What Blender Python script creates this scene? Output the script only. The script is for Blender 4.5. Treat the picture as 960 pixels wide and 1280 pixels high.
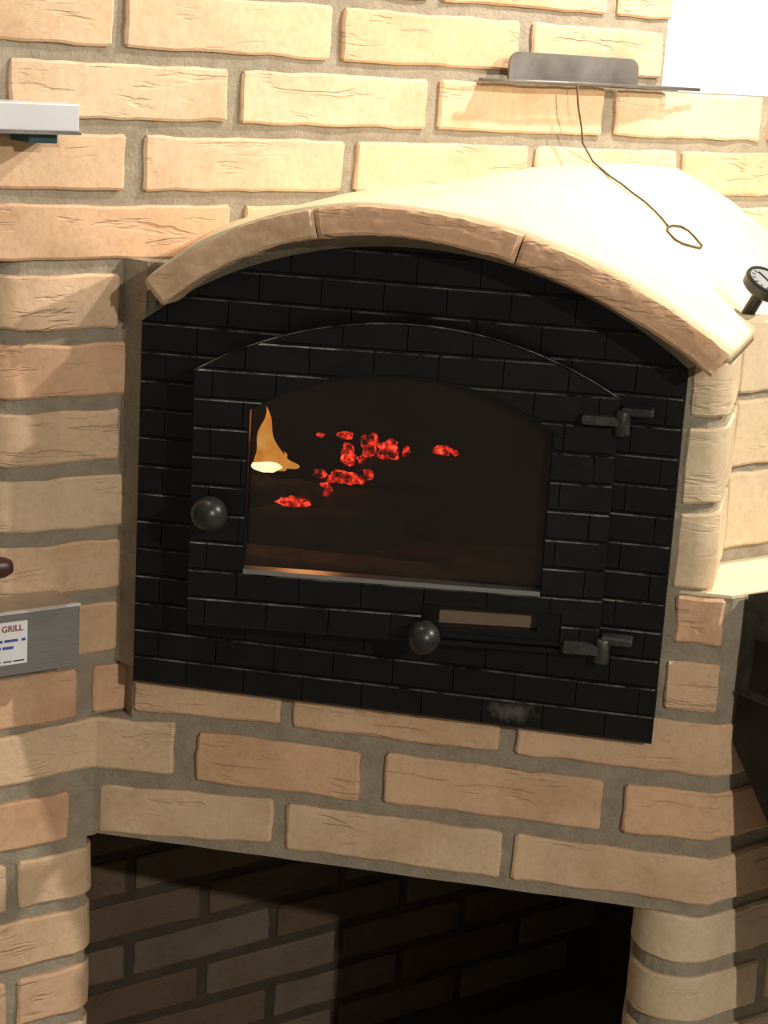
import bpy, bmesh, math, random
from mathutils import Vector, Matrix, noise

# ------------------------------------------------------------------ clear
for o in list(bpy.data.objects):
    bpy.data.objects.remove(o, do_unlink=True)
scene = bpy.context.scene
COL = scene.collection

# ------------------------------------------------------------------ camera
# world: X along the oven front, Y into the oven, Z up; origin = left springing of the iron frame
F_PX = 2276.8
right = Vector((0.97960425, 0.1927236, 0.05686057)).normalized()
fwd = Vector((-0.17405971, 0.95527276, -0.23907564)).normalized()
up = right.cross(fwd).normalized()
cam_d = bpy.data.cameras.new('camera')
cam = bpy.data.objects.new('camera', cam_d)
COL.objects.link(cam)
cam.matrix_world = Matrix(((right.x, up.x, -fwd.x, 0.59922713),
                           (right.y, up.y, -fwd.y, -1.81474211),
                           (right.z, up.z, -fwd.z, 0.27616027),
                           (0, 0, 0, 1)))
cam_d.sensor_fit = 'VERTICAL'
cam_d.sensor_height = 36.0
cam_d.lens = F_PX / 1280.0 * 36.0
cam_d.clip_start = 0.05
scene.camera = cam

# ------------------------------------------------------------------ world, lamps, exposure
world = bpy.data.worlds.new('room_light')
scene.world = world
world.use_nodes = True
bg = world.node_tree.nodes['Background']
bg.inputs['Color'].default_value = (1.0, 0.90, 0.76, 1)
bg.inputs['Strength'].default_value = 0.19

def lamp(name, loc, power, size, color, target=None, spot=None, blend=0.3):
    d = bpy.data.lights.new(name, 'SPOT' if spot else 'POINT')
    d.energy = power
    d.color = color
    d.shadow_soft_size = size
    o = bpy.data.objects.new(name, d)
    COL.objects.link(o)
    o.location = loc
    if spot:
        d.spot_size = math.radians(spot)
        d.spot_blend = blend
        dirv = Vector(target) - Vector(loc)
        o.rotation_euler = dirv.to_track_quat('-Z', 'Y').to_euler()
    return o

WARM = (1.0, 0.93, 0.83)
lamp('ceiling_lamp_over_vault', (0.78, 0.31, 0.92), 48.0, 0.018, WARM, (0.55, 0.3, 0.0), 150)
lamp('ceiling_lamp_in_front', (0.036, -0.195, 1.19), 9.0, 0.012, WARM, (0.1, -0.1, 0.0), 140)
lamp('ceiling_lamp_at_right', (1.85, -0.12, 0.95), 98.0, 0.02, WARM, (0.2, 0.0, -0.35), 120)
lamp('ceiling_lamp_of_room', (2.50, -3.06, 1.21), 225.0, 0.03, WARM, (0.2, 0.2, -0.6), 90)

vs = scene.view_settings
vs.view_transform = 'Standard'
vs.look = 'None'
vs.gamma = 1.0
vs.use_curve_mapping = False
vs.exposure = 0.0

# ------------------------------------------------------------------ node helpers and materials
def new_mat(name):
    m = bpy.data.materials.new(name)
    m.use_nodes = True
    nt = m.node_tree
    b = nt.nodes['Principled BSDF']
    return m, nt, b

def nd(nt, kind, **kw):
    n = nt.nodes.new(kind)
    for k, v in kw.items():
        if k in n.inputs.keys():
            n.inputs[k].default_value = v
        else:
            setattr(n, k, v)
    return n

def ramp(nt, stops):
    r = nt.nodes.new('ShaderNodeValToRGB')
    el = r.color_ramp.elements
    while len(el) < len(stops):
        el.new(0.5)
    for e, (p, c) in zip(el, stops):
        e.position = p
        e.color = (*c, 1) if len(c) == 3 else c
    return r

def mixrgb(nt, mode, fac, a=None, b=None):
    n = nt.nodes.new('ShaderNodeMix')
    n.data_type = 'RGBA'
    n.blend_type = mode
    if isinstance(fac, float):
        n.inputs[0].default_value = fac
    else:
        nt.links.new(fac, n.inputs[0])
    for sock, idx in ((a, 6), (b, 7)):
        if sock is None:
            continue
        if isinstance(sock, tuple):
            n.inputs[idx].default_value = (*sock, 1)
        else:
            nt.links.new(sock, n.inputs[idx])
    return n.outputs[2]

def brick_material(name, cols, soot=0.0, bumps=1.0):
    m, nt, b = new_mat(name)
    L = nt.links.new
    tc = nd(nt, 'ShaderNodeTexCoord')
    oi = nd(nt, 'ShaderNodeObjectInfo')
    off = nd(nt, 'ShaderNodeVectorMath', operation='SCALE')
    comb = nd(nt, 'ShaderNodeCombineXYZ')
    L(oi.outputs['Random'], comb.inputs[0]); L(oi.outputs['Random'], comb.inputs[2])
    L(comb.outputs[0], off.inputs[0]); off.inputs['Scale'].default_value = 37.0
    add = nd(nt, 'ShaderNodeVectorMath', operation='ADD')
    L(tc.outputs['Object'], add.inputs[0]); L(off.outputs[0], add.inputs[1])
    big = nd(nt, 'ShaderNodeTexNoise', Scale=9.0, Detail=4.0, Roughness=0.6)
    L(add.outputs[0], big.inputs['Vector'])
    base = ramp(nt, [(0.0, cols[0]), (0.34, cols[1]), (0.66, cols[2]), (1.0, cols[3])])
    L(oi.outputs['Random'], base.inputs[0])
    mott = ramp(nt, [(0.3, (0.80, 0.72, 0.64)), (0.5, (1, 1, 1)), (0.72, (1.12, 1.10, 1.02))])
    L(big.outputs['Fac'], mott.inputs[0])
    c1 = mixrgb(nt, 'MULTIPLY', 0.75, base.outputs[0], mott.outputs[0])
    fine = nd(nt, 'ShaderNodeTexNoise', Scale=130.0, Detail=5.0, Roughness=0.65)
    L(add.outputs[0], fine.inputs['Vector'])
    fr = ramp(nt, [(0.34, (0.84, 0.80, 0.74)), (0.55, (1, 1, 1))])
    L(fine.outputs['Fac'], fr.inputs[0])
    c2 = mixrgb(nt, 'MULTIPLY', 0.6, c1, fr.outputs[0])
    L(c2, b.inputs['Base Color'])
    b.inputs['Roughness'].default_value = 0.9
    b.inputs['Specular IOR Level'].default_value = 0.15
    # fold-like tears of hand moulded clay: stretched, strongly distorted noise cut to thin lines
    mp = nd(nt, 'ShaderNodeMapping')
    mp.inputs['Scale'].default_value = (9.0, 9.0, 62.0)
    mp.inputs['Rotation'].default_value = (0.0, 0.25, 0.0)
    L(add.outputs[0], mp.inputs['Vector'])
    tear = nd(nt, 'ShaderNodeTexNoise', Scale=1.0, Detail=3.0, Roughness=0.62, Distortion=0.5)
    L(mp.outputs[0], tear.inputs['Vector'])
    tr = ramp(nt, [(0.55, (1, 1, 1)), (0.60, (0.1, 0.1, 0.1)), (0.63, (0, 0, 0)), (0.70, (0.6, 0.6, 0.6))])
    L(tear.outputs['Fac'], tr.inputs[0])
    patch = nd(nt, 'ShaderNodeTexNoise', Scale=11.0, Detail=1.0)
    L(add.outputs[0], patch.inputs['Vector'])
    pr = ramp(nt, [(0.47, (0, 0, 0)), (0.6, (1, 1, 1))])
    L(patch.outputs['Fac'], pr.inputs[0])
    tears = mixrgb(nt, 'MIX', pr.outputs[0], (1.0, 1.0, 1.0), tr.outputs[0])
    b1 = nd(nt, 'ShaderNodeBump', Strength=0.7 * bumps, Distance=0.0026)
    L(tears, b1.inputs['Height'])
    b2 = nd(nt, 'ShaderNodeBump', Strength=0.35 * bumps, Distance=0.0012)
    L(fine.outputs['Fac'], b2.inputs['Height']); L(b1.outputs[0], b2.inputs['Normal'])
    mid = nd(nt, 'ShaderNodeTexNoise', Scale=34.0, Detail=3.0)
    L(add.outputs[0], mid.inputs['Vector'])
    b3 = nd(nt, 'ShaderNodeBump', Strength=0.4 * bumps, Distance=0.004)
    L(mid.outputs['Fac'], b3.inputs['Height']); L(b2.outputs[0], b3.inputs['Normal'])
    L(b3.outputs[0], b.inputs['Normal'])
    return m

def rough_material(name, ca, cb, scale, rough=0.95, bump=0.5, dist=0.003, spec=0.1):
    m, nt, b = new_mat(name)
    L = nt.links.new
    tc = nd(nt, 'ShaderNodeTexCoord')
    n1 = nd(nt, 'ShaderNodeTexNoise', Scale=scale, Detail=6.0, Roughness=0.65)
    L(tc.outputs['Object'], n1.inputs['Vector'])
    r = ramp(nt, [(0.3, ca), (0.7, cb)])
    L(n1.outputs['Fac'], r.inputs[0]); L(r.outputs[0], b.inputs['Base Color'])
    n2 = nd(nt, 'ShaderNodeTexNoise', Scale=scale * 5, Detail=6.0, Roughness=0.7)
    L(tc.outputs['Object'], n2.inputs['Vector'])
    bp = nd(nt, 'ShaderNodeBump', Strength=bump, Distance=dist)
    L(n2.outputs['Fac'], bp.inputs['Height']); L(bp.outputs[0], b.inputs['Normal'])
    b.inputs['Roughness'].default_value = rough
    b.inputs['Specular IOR Level'].default_value = spec
    return m

def metal_material(name, ca, cb, metallic, rough, scale=30.0, bump=0.1, dist=0.001, spec=0.5, stretch=(1, 1, 1)):
    m, nt, b = new_mat(name)
    L = nt.links.new
    tc = nd(nt, 'ShaderNodeTexCoord')
    mp = nd(nt, 'ShaderNodeMapping')
    mp.inputs['Scale'].default_value = stretch
    L(tc.outputs['Object'], mp.inputs['Vector'])
    n1 = nd(nt, 'ShaderNodeTexNoise', Scale=scale, Detail=5.0, Roughness=0.6)
    L(mp.outputs[0], n1.inputs['Vector'])
    r = ramp(nt, [(0.35, ca), (0.7, cb)])
    L(n1.outputs['Fac'], r.inputs[0]); L(r.outputs[0], b.inputs['Base Color'])
    b.inputs['Metallic'].default_value = metallic
    b.inputs['Roughness'].default_value = rough
    b.inputs['Specular IOR Level'].default_value = spec
    n2 = nd(nt, 'ShaderNodeTexNoise', Scale=scale * 6, Detail=4.0)
    L(mp.outputs[0], n2.inputs['Vector'])
    bp = nd(nt, 'ShaderNodeBump', Strength=bump, Distance=dist)
    L(n2.outputs['Fac'], bp.inputs['Height']); L(bp.outputs[0], b.inputs['Normal'])
    return m

def emit_material(name, stops, strength, scale=40.0, dark=None):
    m, nt, b = new_mat(name)
    L = nt.links.new
    tc = nd(nt, 'ShaderNodeTexCoord')
    n1 = nd(nt, 'ShaderNodeTexNoise', Scale=scale, Detail=4.0, Roughness=0.6)
    L(tc.outputs['Object'], n1.inputs['Vector'])
    r = ramp(nt, stops)
    L(n1.outputs['Fac'], r.inputs[0])
    b.inputs['Base Color'].default_value = (0.02, 0.012, 0.01, 1)
    b.inputs['Roughness'].default_value = 0.9
    L(r.outputs[0], b.inputs['Emission Color'])
    b.inputs['Emission Strength'].default_value = strength
    return m

def edge_highlights():
    m, nt, b = new_mat('iron_edge_highlights')  # broken pale grey that paints highlights on the iron's edges
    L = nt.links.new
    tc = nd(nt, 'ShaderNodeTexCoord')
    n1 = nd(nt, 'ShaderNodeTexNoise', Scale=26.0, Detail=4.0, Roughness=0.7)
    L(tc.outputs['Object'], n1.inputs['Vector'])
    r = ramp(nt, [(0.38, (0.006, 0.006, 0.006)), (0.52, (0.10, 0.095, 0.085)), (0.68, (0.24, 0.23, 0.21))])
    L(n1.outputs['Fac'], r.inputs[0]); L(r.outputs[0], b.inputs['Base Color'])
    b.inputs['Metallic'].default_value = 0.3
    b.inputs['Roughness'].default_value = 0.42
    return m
M = {}
M['brick'] = brick_material('cream_clay_brick', [(0.71, 0.45, 0.28), (0.71, 0.49, 0.315), (0.72, 0.525, 0.35), (0.72, 0.555, 0.38)])
M['brick_pale'] = brick_material('pale_clay_brick', [(0.70, 0.55, 0.37), (0.71, 0.57, 0.39), (0.70, 0.56, 0.38), (0.72, 0.58, 0.40)], bumps=0.7)
M['brick_shaded'] = brick_material('shaded_clay_brick', [(0.16, 0.105, 0.07), (0.19, 0.14, 0.10), (0.21, 0.155, 0.11), (0.20, 0.16, 0.125)], bumps=0.5)  # niche bricks: the shade in there is put into the colour
M['mortar'] = rough_material('grey_sand_mortar', (0.31, 0.265, 0.195), (0.44, 0.38, 0.285), 40.0, bump=0.9, dist=0.003)
M['mortar_shaded'] = rough_material('shaded_mortar', (0.075, 0.058, 0.043), (0.11, 0.085, 0.065), 30.0)  # niche mortar, darkened in colour to stand for shade
M['plaster'] = rough_material('cream_oven_plaster', (0.74, 0.61, 0.40), (0.80, 0.68, 0.47), 14.0, bump=0.25, dist=0.002)
M['white_wall'] = rough_material('white_painted_plaster', (0.90, 0.90, 0.89), (0.92, 0.92, 0.91), 8.0, bump=0.15)
M['floor'] = rough_material('grey_stone_floor', (0.22, 0.19, 0.16), (0.30, 0.26, 0.22), 6.0, rough=0.6)
M['soot'] = rough_material('sooty_firebrick', (0.016, 0.011, 0.008), (0.045, 0.030, 0.020), 12.0)
M['hearth'] = rough_material('ashy_hearth', (0.09, 0.065, 0.047), (0.24, 0.18, 0.13), 16.0)
M['char'] = rough_material('charred_bark', (0.012, 0.009, 0.008), (0.06, 0.045, 0.035), 25.0, bump=0.9, dist=0.004)
M['iron'] = metal_material('black_cast_iron', (0.0045, 0.0045, 0.0048), (0.008, 0.0077, 0.0074), 0.0, 0.36, 25.0, 0.25, 0.0006, 0.32)
def ash_smear(m, centre, scale):
    nt = m.node_tree
    L = nt.links.new
    b = nt.nodes['Principled BSDF']
    old = b.inputs['Base Color'].links[0].from_socket
    tc = nd(nt, 'ShaderNodeTexCoord')
    mp = nd(nt, 'ShaderNodeMapping', vector_type='TEXTURE')
    mp.inputs['Location'].default_value = centre
    mp.inputs['Scale'].default_value = scale
    L(tc.outputs['Object'], mp.inputs['Vector'])
    g = nd(nt, 'ShaderNodeTexGradient', gradient_type='SPHERICAL')
    L(mp.outputs[0], g.inputs['Vector'])
    n = nd(nt, 'ShaderNodeTexNoise', Scale=95.0, Detail=5.0, Roughness=0.7)
    L(tc.outputs['Object'], n.inputs['Vector'])
    mul = nd(nt, 'ShaderNodeMath', operation='MULTIPLY')
    L(g.outputs['Fac'], mul.inputs[0]); L(n.outputs['Fac'], mul.inputs[1])
    r = ramp(nt, [(0.22, (0, 0, 0)), (0.42, (1, 1, 1))])
    L(mul.outputs[0], r.inputs[0])
    L(mixrgb(nt, 'MIX', r.outputs[0], old, (0.09, 0.086, 0.078)), b.inputs['Base Color'])
ash_smear(M['iron'], (0.418, -0.003, -0.379), (0.05, 0.03, 0.022))
M['iron_edge'] = metal_material('worn_cast_iron', (0.03, 0.03, 0.027), (0.075, 0.072, 0.062), 0.35, 0.42, 60.0, 0.4, 0.001)
M['iron_glint'] = edge_highlights()
M['knob'] = metal_material('black_turned_knob', (0.018, 0.018, 0.018), (0.035, 0.034, 0.032), 0.1, 0.33, 40.0, 0.1)
M['steel'] = metal_material('brushed_stainless', (0.52, 0.52, 0.52), (0.62, 0.62, 0.61), 1.0, 0.32, 20.0, 0.08, 0.0006, 0.5, (1, 1, 30))
M['steel_bright'] = metal_material('satin_stainless', (0.78, 0.78, 0.79), (0.86, 0.86, 0.87), 0.55, 0.35, 12.0, 0.03, 0.0004)
M['steel_dark'] = metal_material('heat_stained_steel', (0.16, 0.145, 0.13), (0.27, 0.25, 0.225), 0.7, 0.45, 18.0, 0.15, 0.0008)
M['bronze'] = metal_material('rusty_wire', (0.10, 0.07, 0.04), (0.19, 0.14, 0.09), 0.6, 0.5, 60.0)
M['teal'] = metal_material('teal_painted_metal', (0.035, 0.10, 0.11), (0.06, 0.14, 0.15), 0.1, 0.5)
M['label'] = rough_material('printed_label_paper', (0.60, 0.60, 0.60), (0.68, 0.68, 0.67), 20.0, rough=0.6, bump=0.02)
M['ink_red'] = rough_material('brown_red_ink', (0.22, 0.07, 0.05), (0.26, 0.09, 0.06), 40.0, bump=0.0)
M['ink_blue'] = rough_material('blue_ink', (0.05, 0.07, 0.26), (0.08, 0.10, 0.32), 40.0, bump=0.0)
M['ink_black'] = rough_material('black_ink', (0.02, 0.02, 0.03), (0.03, 0.03, 0.04), 40.0, bump=0.0)
M['wood'] = rough_material('dark_turned_wood', (0.045, 0.016, 0.010), (0.085, 0.034, 0.020), 25.0, rough=0.4, bump=0.1, spec=0.5)
M['dial'] = rough_material('silver_dial', (0.24, 0.24, 0.24), (0.32, 0.32, 0.32), 30.0, rough=0.35, bump=0.05, spec=0.5)
M['ash_plate'] = rough_material('ash_dusted_plate', (0.20, 0.14, 0.095), (0.26, 0.19, 0.13), 30.0)
M['ember'] = emit_material('glowing_ember', [(0.40, (0.01, 0.0, 0.0)), (0.50, (0.30, 0.008, 0.005)), (0.60, (1.0, 0.06, 0.03)), (0.74, (1.0, 0.34, 0.16))], 3.1, 95.0)
M['flame'] = emit_material('orange_flame', [(0.30, (0.75, 0.26, 0.025)), (0.5, (1.0, 0.45, 0.07)), (0.7, (1.0, 0.62, 0.16))], 1.35, 45.0)
M['flame_core'] = emit_material('white_hot_flame', [(0.3, (1.0, 0.55, 0.18)), (0.55, (1.0, 0.85, 0.5))], 4.5, 30.0)

def glass_material():
    m, nt, b = new_mat('smoked_oven_glass')
    L = nt.links.new
    out = nt.nodes['Material Output']
    tr = nd(nt, 'ShaderNodeBsdfTransparent')
    tc = nd(nt, 'ShaderNodeTexCoord')
    n1 = nd(nt, 'ShaderNodeTexNoise', Scale=9.0, Detail=4.0)
    L(tc.outputs['Object'], n1.inputs['Vector'])
    r = ramp(nt, [(0.3, (0.62, 0.55, 0.50)), (0.7, (0.84, 0.78, 0.73))])
    L(n1.outputs['Fac'], r.inputs[0]); L(r.outputs[0], tr.inputs['Color'])
    df = nd(nt, 'ShaderNodeBsdfDiffuse')
    df.inputs['Color'].default_value = (0.10, 0.068, 0.045, 1)
    film = nd(nt, 'ShaderNodeMixShader')
    film.inputs[0].default_value = 0.085
    L(tr.outputs[0], film.inputs[1]); L(df.outputs[0], film.inputs[2])
    gl = nd(nt, 'ShaderNodeBsdfGlossy', Roughness=0.06)
    fz = nd(nt, 'ShaderNodeFresnel', IOR=1.45)
    mx = nd(nt, 'ShaderNodeMixShader')
    L(fz.outputs[0], mx.inputs[0]); L(film.outputs[0], mx.inputs[1]); L(gl.outputs[0], mx.inputs[2])
    L(mx.outputs[0], out.inputs['Surface'])
    return m
M['glass'] = glass_material()

# ------------------------------------------------------------------ object helpers
def tag(o, label=None, cat=None, group=None, kind=None):
    if label: o['label'] = label
    if cat: o['category'] = cat
    if group: o['group'] = group
    if kind: o['kind'] = kind
    return o

def thing(name, loc=(0, 0, 0)):
    o = bpy.data.objects.new(name, None)
    COL.objects.link(o)
    o.location = loc
    o.empty_display_size = 0.05
    return o

def obj(name, bm, mat, parent=None, smooth=False, weld=False):
    if weld:
        bmesh.ops.remove_doubles(bm, verts=bm.verts, dist=1e-5)
    bmesh.ops.recalc_face_normals(bm, faces=bm.faces)
    me = bpy.data.meshes.new(name)
    bm.to_mesh(me)
    bm.free()
    me.materials.append(M[mat])
    if smooth:
        me.shade_smooth()
        if smooth == 'sharp':
            me.set_sharp_from_angle(angle=math.radians(24))
    o = bpy.data.objects.new(name, me)
    COL.objects.link(o)
    if parent is not None:
        o.parent = parent
        o.matrix_parent_inverse = Matrix.Translation(-parent.location)
    return o

def add_box(bm, lo, hi, mtx=None, bevel=0.0):
    vs_ = [Vector((x, y, z)) for x in (lo[0], hi[0]) for y in (lo[1], hi[1]) for z in (lo[2], hi[2])]
    if bevel:
        b2 = bmesh.new()
        add_box(b2, lo, hi)
        bmesh.ops.bevel(b2, geom=list(b2.edges), offset=bevel, segments=2, affect='EDGES', profile=0.5)
        mp = {}
        for v in b2.verts:
            mp[v] = bm.verts.new(mtx @ v.co if mtx else v.co)
        for f in b2.faces:
            bm.faces.new([mp[v] for v in f.verts])
        b2.free()
        return
    vv = [bm.verts.new(mtx @ v if mtx else v) for v in vs_]
    for f in ((0, 1, 3, 2), (4, 6, 7, 5), (0, 4, 5, 1), (2, 3, 7, 6), (0, 2, 6, 4), (1, 5, 7, 3)):
        bm.faces.new([vv[i] for i in f])

def add_tube(bm, pts, r, seg=8, closed=False):
    pts = [Vector(p) for p in pts]
    rings = []
    n = len(pts)
    ref = None
    for i, p in enumerate(pts):
        if closed:
            t = (pts[(i + 1) % n] - pts[i - 1]).normalized()
        else:
            t = (pts[min(i + 1, n - 1)] - pts[max(i - 1, 0)]).normalized()
        if ref is None:
            ref = t.orthogonal().normalized()
        a = (ref - t * ref.dot(t)).normalized()
        ref = a
        b = t.cross(a)
        rr = r[i] if isinstance(r, (list, tuple)) else r
        rings.append([bm.verts.new(p + (a * math.cos(2 * math.pi * k / seg) + b * math.sin(2 * math.pi * k / seg)) * rr) for k in range(seg)])
    m = n if closed else n - 1
    for i in range(m):
        A, B = rings[i], rings[(i + 1) % n]
        for k in range(seg):
            bm.faces.new((A[k], A[(k + 1) % seg], B[(k + 1) % seg], B[k]))
    if not closed:
        bm.faces.new(rings[0][::-1]); bm.faces.new(rings[-1])

def add_lathe(bm, prof, mtx, seg=24):
    """prof: (radius, height) pairs, turned about the local Z axis of mtx"""
    rings = []
    for r, h in prof:
        if r < 1e-6:
            rings.append([bm.verts.new(mtx @ Vector((0, 0, h)))])
        else:
            rings.append([bm.verts.new(mtx @ Vector((r * math.cos(2 * math.pi * k / seg), r * math.sin(2 * math.pi * k / seg), h))) for k in range(seg)])
    for A, B in zip(rings[:-1], rings[1:]):
        for k in range(seg):
            a = [A[k % len(A)], A[(k + 1) % len(A)]] if len(A) > 1 else [A[0]]
            b = [B[(k + 1) % len(B)], B[k % len(B)]] if len(B) > 1 else [B[0]]
            if len(a) + len(b) > 2:
                bm.faces.new(a + b)
    for e in (rings[0], rings[-1]):
        if len(e) > 1:
            bm.faces.new(e)

def frame_to(loc, z_axis, x_hint=(1, 0, 0)):
    z = Vector(z_axis).normalized()
    x = Vector(x_hint)
    x = (x - z * x.dot(z)).normalized()
    y = z.cross(x)
    return Matrix(((x.x, y.x, z.x, loc[0]), (x.y, y.y, z.y, loc[1]), (x.z, y.z, z.z, loc[2]), (0, 0, 0, 1)))

# wall W (barbecue wall) stands at 45.8 degrees to the oven front
XW, TH = -0.0626, 0.79991
CW, SW = math.cos(TH), math.sin(TH)
def wp(s, off=0.0):
    """plan point on the brick wall: s along it, off outwards to the room"""
    return (XW + s * CW + off * SW, s * SW - off * CW)
def wp3(s, off, z):
    p = wp(s, off)
    return Vector((p[0], p[1], z))
YB = 0.015                                     # face of the bricks of the oven front
def fl(t, off=0.0, p0=(0.637, YB)):            # plan point on the flank of the base, parallel to the wall
    return (p0[0] + t * CW + off * SW, p0[1] + t * SW - off * CW)

def arc2(cx, cy, r, a0, a1, n):
    return [(cx + r * math.cos(math.radians(a0 + (a1 - a0) * i / n)), cy + r * math.sin(math.radians(a0 + (a1 - a0) * i / n))) for i in range(n + 1)]

def resample(path, step):
    out = [path[0]]
    for a, b in zip(path[:-1], path[1:]):
        d = math.hypot(b[0] - a[0], b[1] - a[1])
        n = max(1, int(round(d / step)))
        for i in range(1, n + 1):
            out.append((a[0] + (b[0] - a[0]) * i / n, a[1] + (b[1] - a[1]) * i / n))
    return out

def path_normals(pts):
    ns = []
    for i in range(len(pts)):
        a = pts[max(i - 1, 0)]; b = pts[min(i + 1, len(pts) - 1)]
        dx, dy = b[0] - a[0], b[1] - a[1]
        l = math.hypot(dx, dy) or 1
        ns.append((dy / l, -dx / l))
    return ns

RNG = random.Random(11)
def brick(name, path, zb, zt, parent, mat='brick', depth=0.045, step=0.02, rough=1.0, edge=0.0028):
    """one brick whose face follows the plan path (left to right as seen from the room);
    zb, zt: floats or (left, right) pairs"""
    zb = zb if isinstance(zb, tuple) else (zb, zb)
    zt = zt if isinstance(zt, tuple) else (zt, zt)
    sd = Vector((RNG.uniform(-50, 50), RNG.uniform(-50, 50), RNG.uniform(-50, 50)))
    pts = resample(path, step)
    # extra columns next to both ends for the rounded arris
    def lerp(a, b, d):
        l = math.hypot(b[0] - a[0], b[1] - a[1]); f = min(d / l, 0.45)
        return (a[0] + (b[0] - a[0]) * f, a[1] + (b[1] - a[1]) * f)
    pts = [pts[0], lerp(pts[0], pts[1], edge)] + pts[1:-1] + [lerp(pts[-1], pts[-2], edge), pts[-1]]
    ns = path_normals(pts)
    cum = [0]
    for a, b in zip(pts[:-1], pts[1:]):
        cum.append(cum[-1] + math.hypot(b[0] - a[0], b[1] - a[1]))
    T = cum[-1]
    H = zt[0] - zb[0]
    rows = [0, edge / H, 0.3, 0.5, 0.7, 1 - edge / H, 1]
    bm = bmesh.new()
    grid = []
    n, m = len(pts) - 1, len(rows) - 1
    for i, p in enumerate(pts):
        colv = []
        u = cum[i] / T
        z0 = zb[0] + (zb[1] - zb[0]) * u
        z1 = zt[0] + (zt[1] - zt[0]) * u
        tx, ty = -ns[i][1], ns[i][0]
        for j, rj in enumerate(rows):
            z = z0 + (z1 - z0) * rj
            q = Vector((p[0], p[1], z))
            h = 0.0022 * rough * noise.noise(q * 22 + sd)
            if i in (0, n): h -= 0.0022
            if j in (0, m): h -= 0.0022
            dz = du = 0.0
            if j in (0, 1): dz = 0.0024 * rough * noise.noise(Vector((cum[i] * 28, 3.3, 0)) + sd) + 0.0014 * rough * noise.noise(Vector((cum[i] * 90, 1.3, 0)) + sd)
            if j in (m, m - 1): dz = 0.0024 * rough * noise.noise(Vector((cum[i] * 28, 9.3, 0)) + sd) + 0.0014 * rough * noise.noise(Vector((cum[i] * 90, 7.3, 0)) + sd)
            if i in (0, 1, n - 1, n): du = 0.0022 * rough * noise.noise(Vector((rj * 3, i * 0.37, 5)) + sd)
            # soften the corners of the face
            if i in (0, n) and j in (0, m):
                du += 0.0018 if i == 0 else -0.0018
                dz += 0.0018 if j == 0 else -0.0018
            colv.append(bm.verts.new((p[0] + ns[i][0] * h + tx * du, p[1] + ns[i][1] * h + ty * du, z + dz)))
        grid.append(colv)
    for i in range(n):
        for j in range(m):
            bm.faces.new((grid[i][j], grid[i + 1][j], grid[i + 1][j + 1], grid[i][j + 1]))
    per = [(i, 0) for i in range(n)] + [(n, j) for j in range(m)] + [(i, m) for i in range(n, 0, -1)] + [(0, j) for j in range(m, 0, -1)]
    back = {}
    for i, j in per:
        v = grid[i][j].co
        back[(i, j)] = bm.verts.new((v.x - ns[i][0] * depth, v.y - ns[i][1] * depth, v.z))
    for k in range(len(per)):
        a, b = per[k], per[(k + 1) % len(per)]
        bm.faces.new((grid[b[0]][b[1]], grid[a[0]][a[1]], back[a], back[b]))
    for i in range(n):
        bm.faces.new((back[(i, 0)], back[(i, m)], back[(i + 1, m)], back[(i + 1, 0)]) if i not in () else ())  if (i, m) in back and (i + 1, m) in back else None
    return obj(name, bm, mat, parent, smooth='sharp')

def bed(bm, path, zb, zt, depth, step=0.03, amp=0.0018, seed=0.0):
    """mortar body behind bricks: follows a plan path, closed box-like shell"""
    pts = resample(path, step)
    ns = path_normals(pts)
    nz = max(1, int(round((zt - zb) / 0.03)))
    F, Bk = [], []
    for i, p in enumerate(pts):
        cf, cb = [], []
        for j in range(nz + 1):
            z = zb + (zt - zb) * j / nz
            h = amp * noise.noise(Vector((p[0] * 30 + seed, p[1] * 30, z * 30)))
            cf.append(bm.verts.new((p[0] + ns[i][0] * h, p[1] + ns[i][1] * h, z)))
            cb.append(bm.verts.new((p[0] - ns[i][0] * depth, p[1] - ns[i][1] * depth, z)))
        F.append(cf); Bk.append(cb)
    n = len(pts) - 1
    for i in range(n):
        for j in range(nz):
            bm.faces.new((F[i][j], F[i + 1][j], F[i + 1][j + 1], F[i][j + 1]))
            bm.faces.new((Bk[i][j], Bk[i][j + 1], Bk[i + 1][j + 1], Bk[i + 1][j]))
        bm.faces.new((F[i][0], Bk[i][0], Bk[i + 1][0], F[i + 1][0]))
        bm.faces.new((F[i][nz], F[i + 1][nz], Bk[i + 1][nz], Bk[i][nz]))
    for j in range(nz):
        bm.faces.new((F[0][j], F[0][j + 1], Bk[0][j + 1], Bk[0][j]))
        bm.faces.new((F[n][j], Bk[n][j], Bk[n][j + 1], F[n][j + 1]))

def prism(bm, poly, z0, z1):
    a = [bm.verts.new((x, y, z0)) for x, y in poly]
    b = [bm.verts.new((x, y, z1)) for x, y in poly]
    n = len(poly)
    bm.faces.new(a[::-1]); bm.faces.new(b)
    for i in range(n):
        bm.faces.new((a[i], a[(i + 1) % n], b[(i + 1) % n], b[i]))

REC = 0.0055                                     # depth of the joints
FLOOR_Z = -1.33

# ================================================================== THE SETTING
bm = bmesh.new()
add_box(bm, (-2.5, -3.5, FLOOR_Z - 0.05), (3.5, 2.5, FLOOR_Z))
tag(obj('floor', bm, 'floor'), 'grey stone floor below the brick oven', 'floor', kind='structure')

# white painted wall far behind the chimney
bm = bmesh.new()
a, b = wp(0.70, -0.42), wp(3.0, -0.42)
bed(bm, [a, b], -0.49, 1.9, 0.1, step=0.3, amp=0.0)
tag(obj('wall_back', bm, 'white_wall'), 'bright white painted wall behind the brick chimney, upper right', 'wall', kind='structure')

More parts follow.
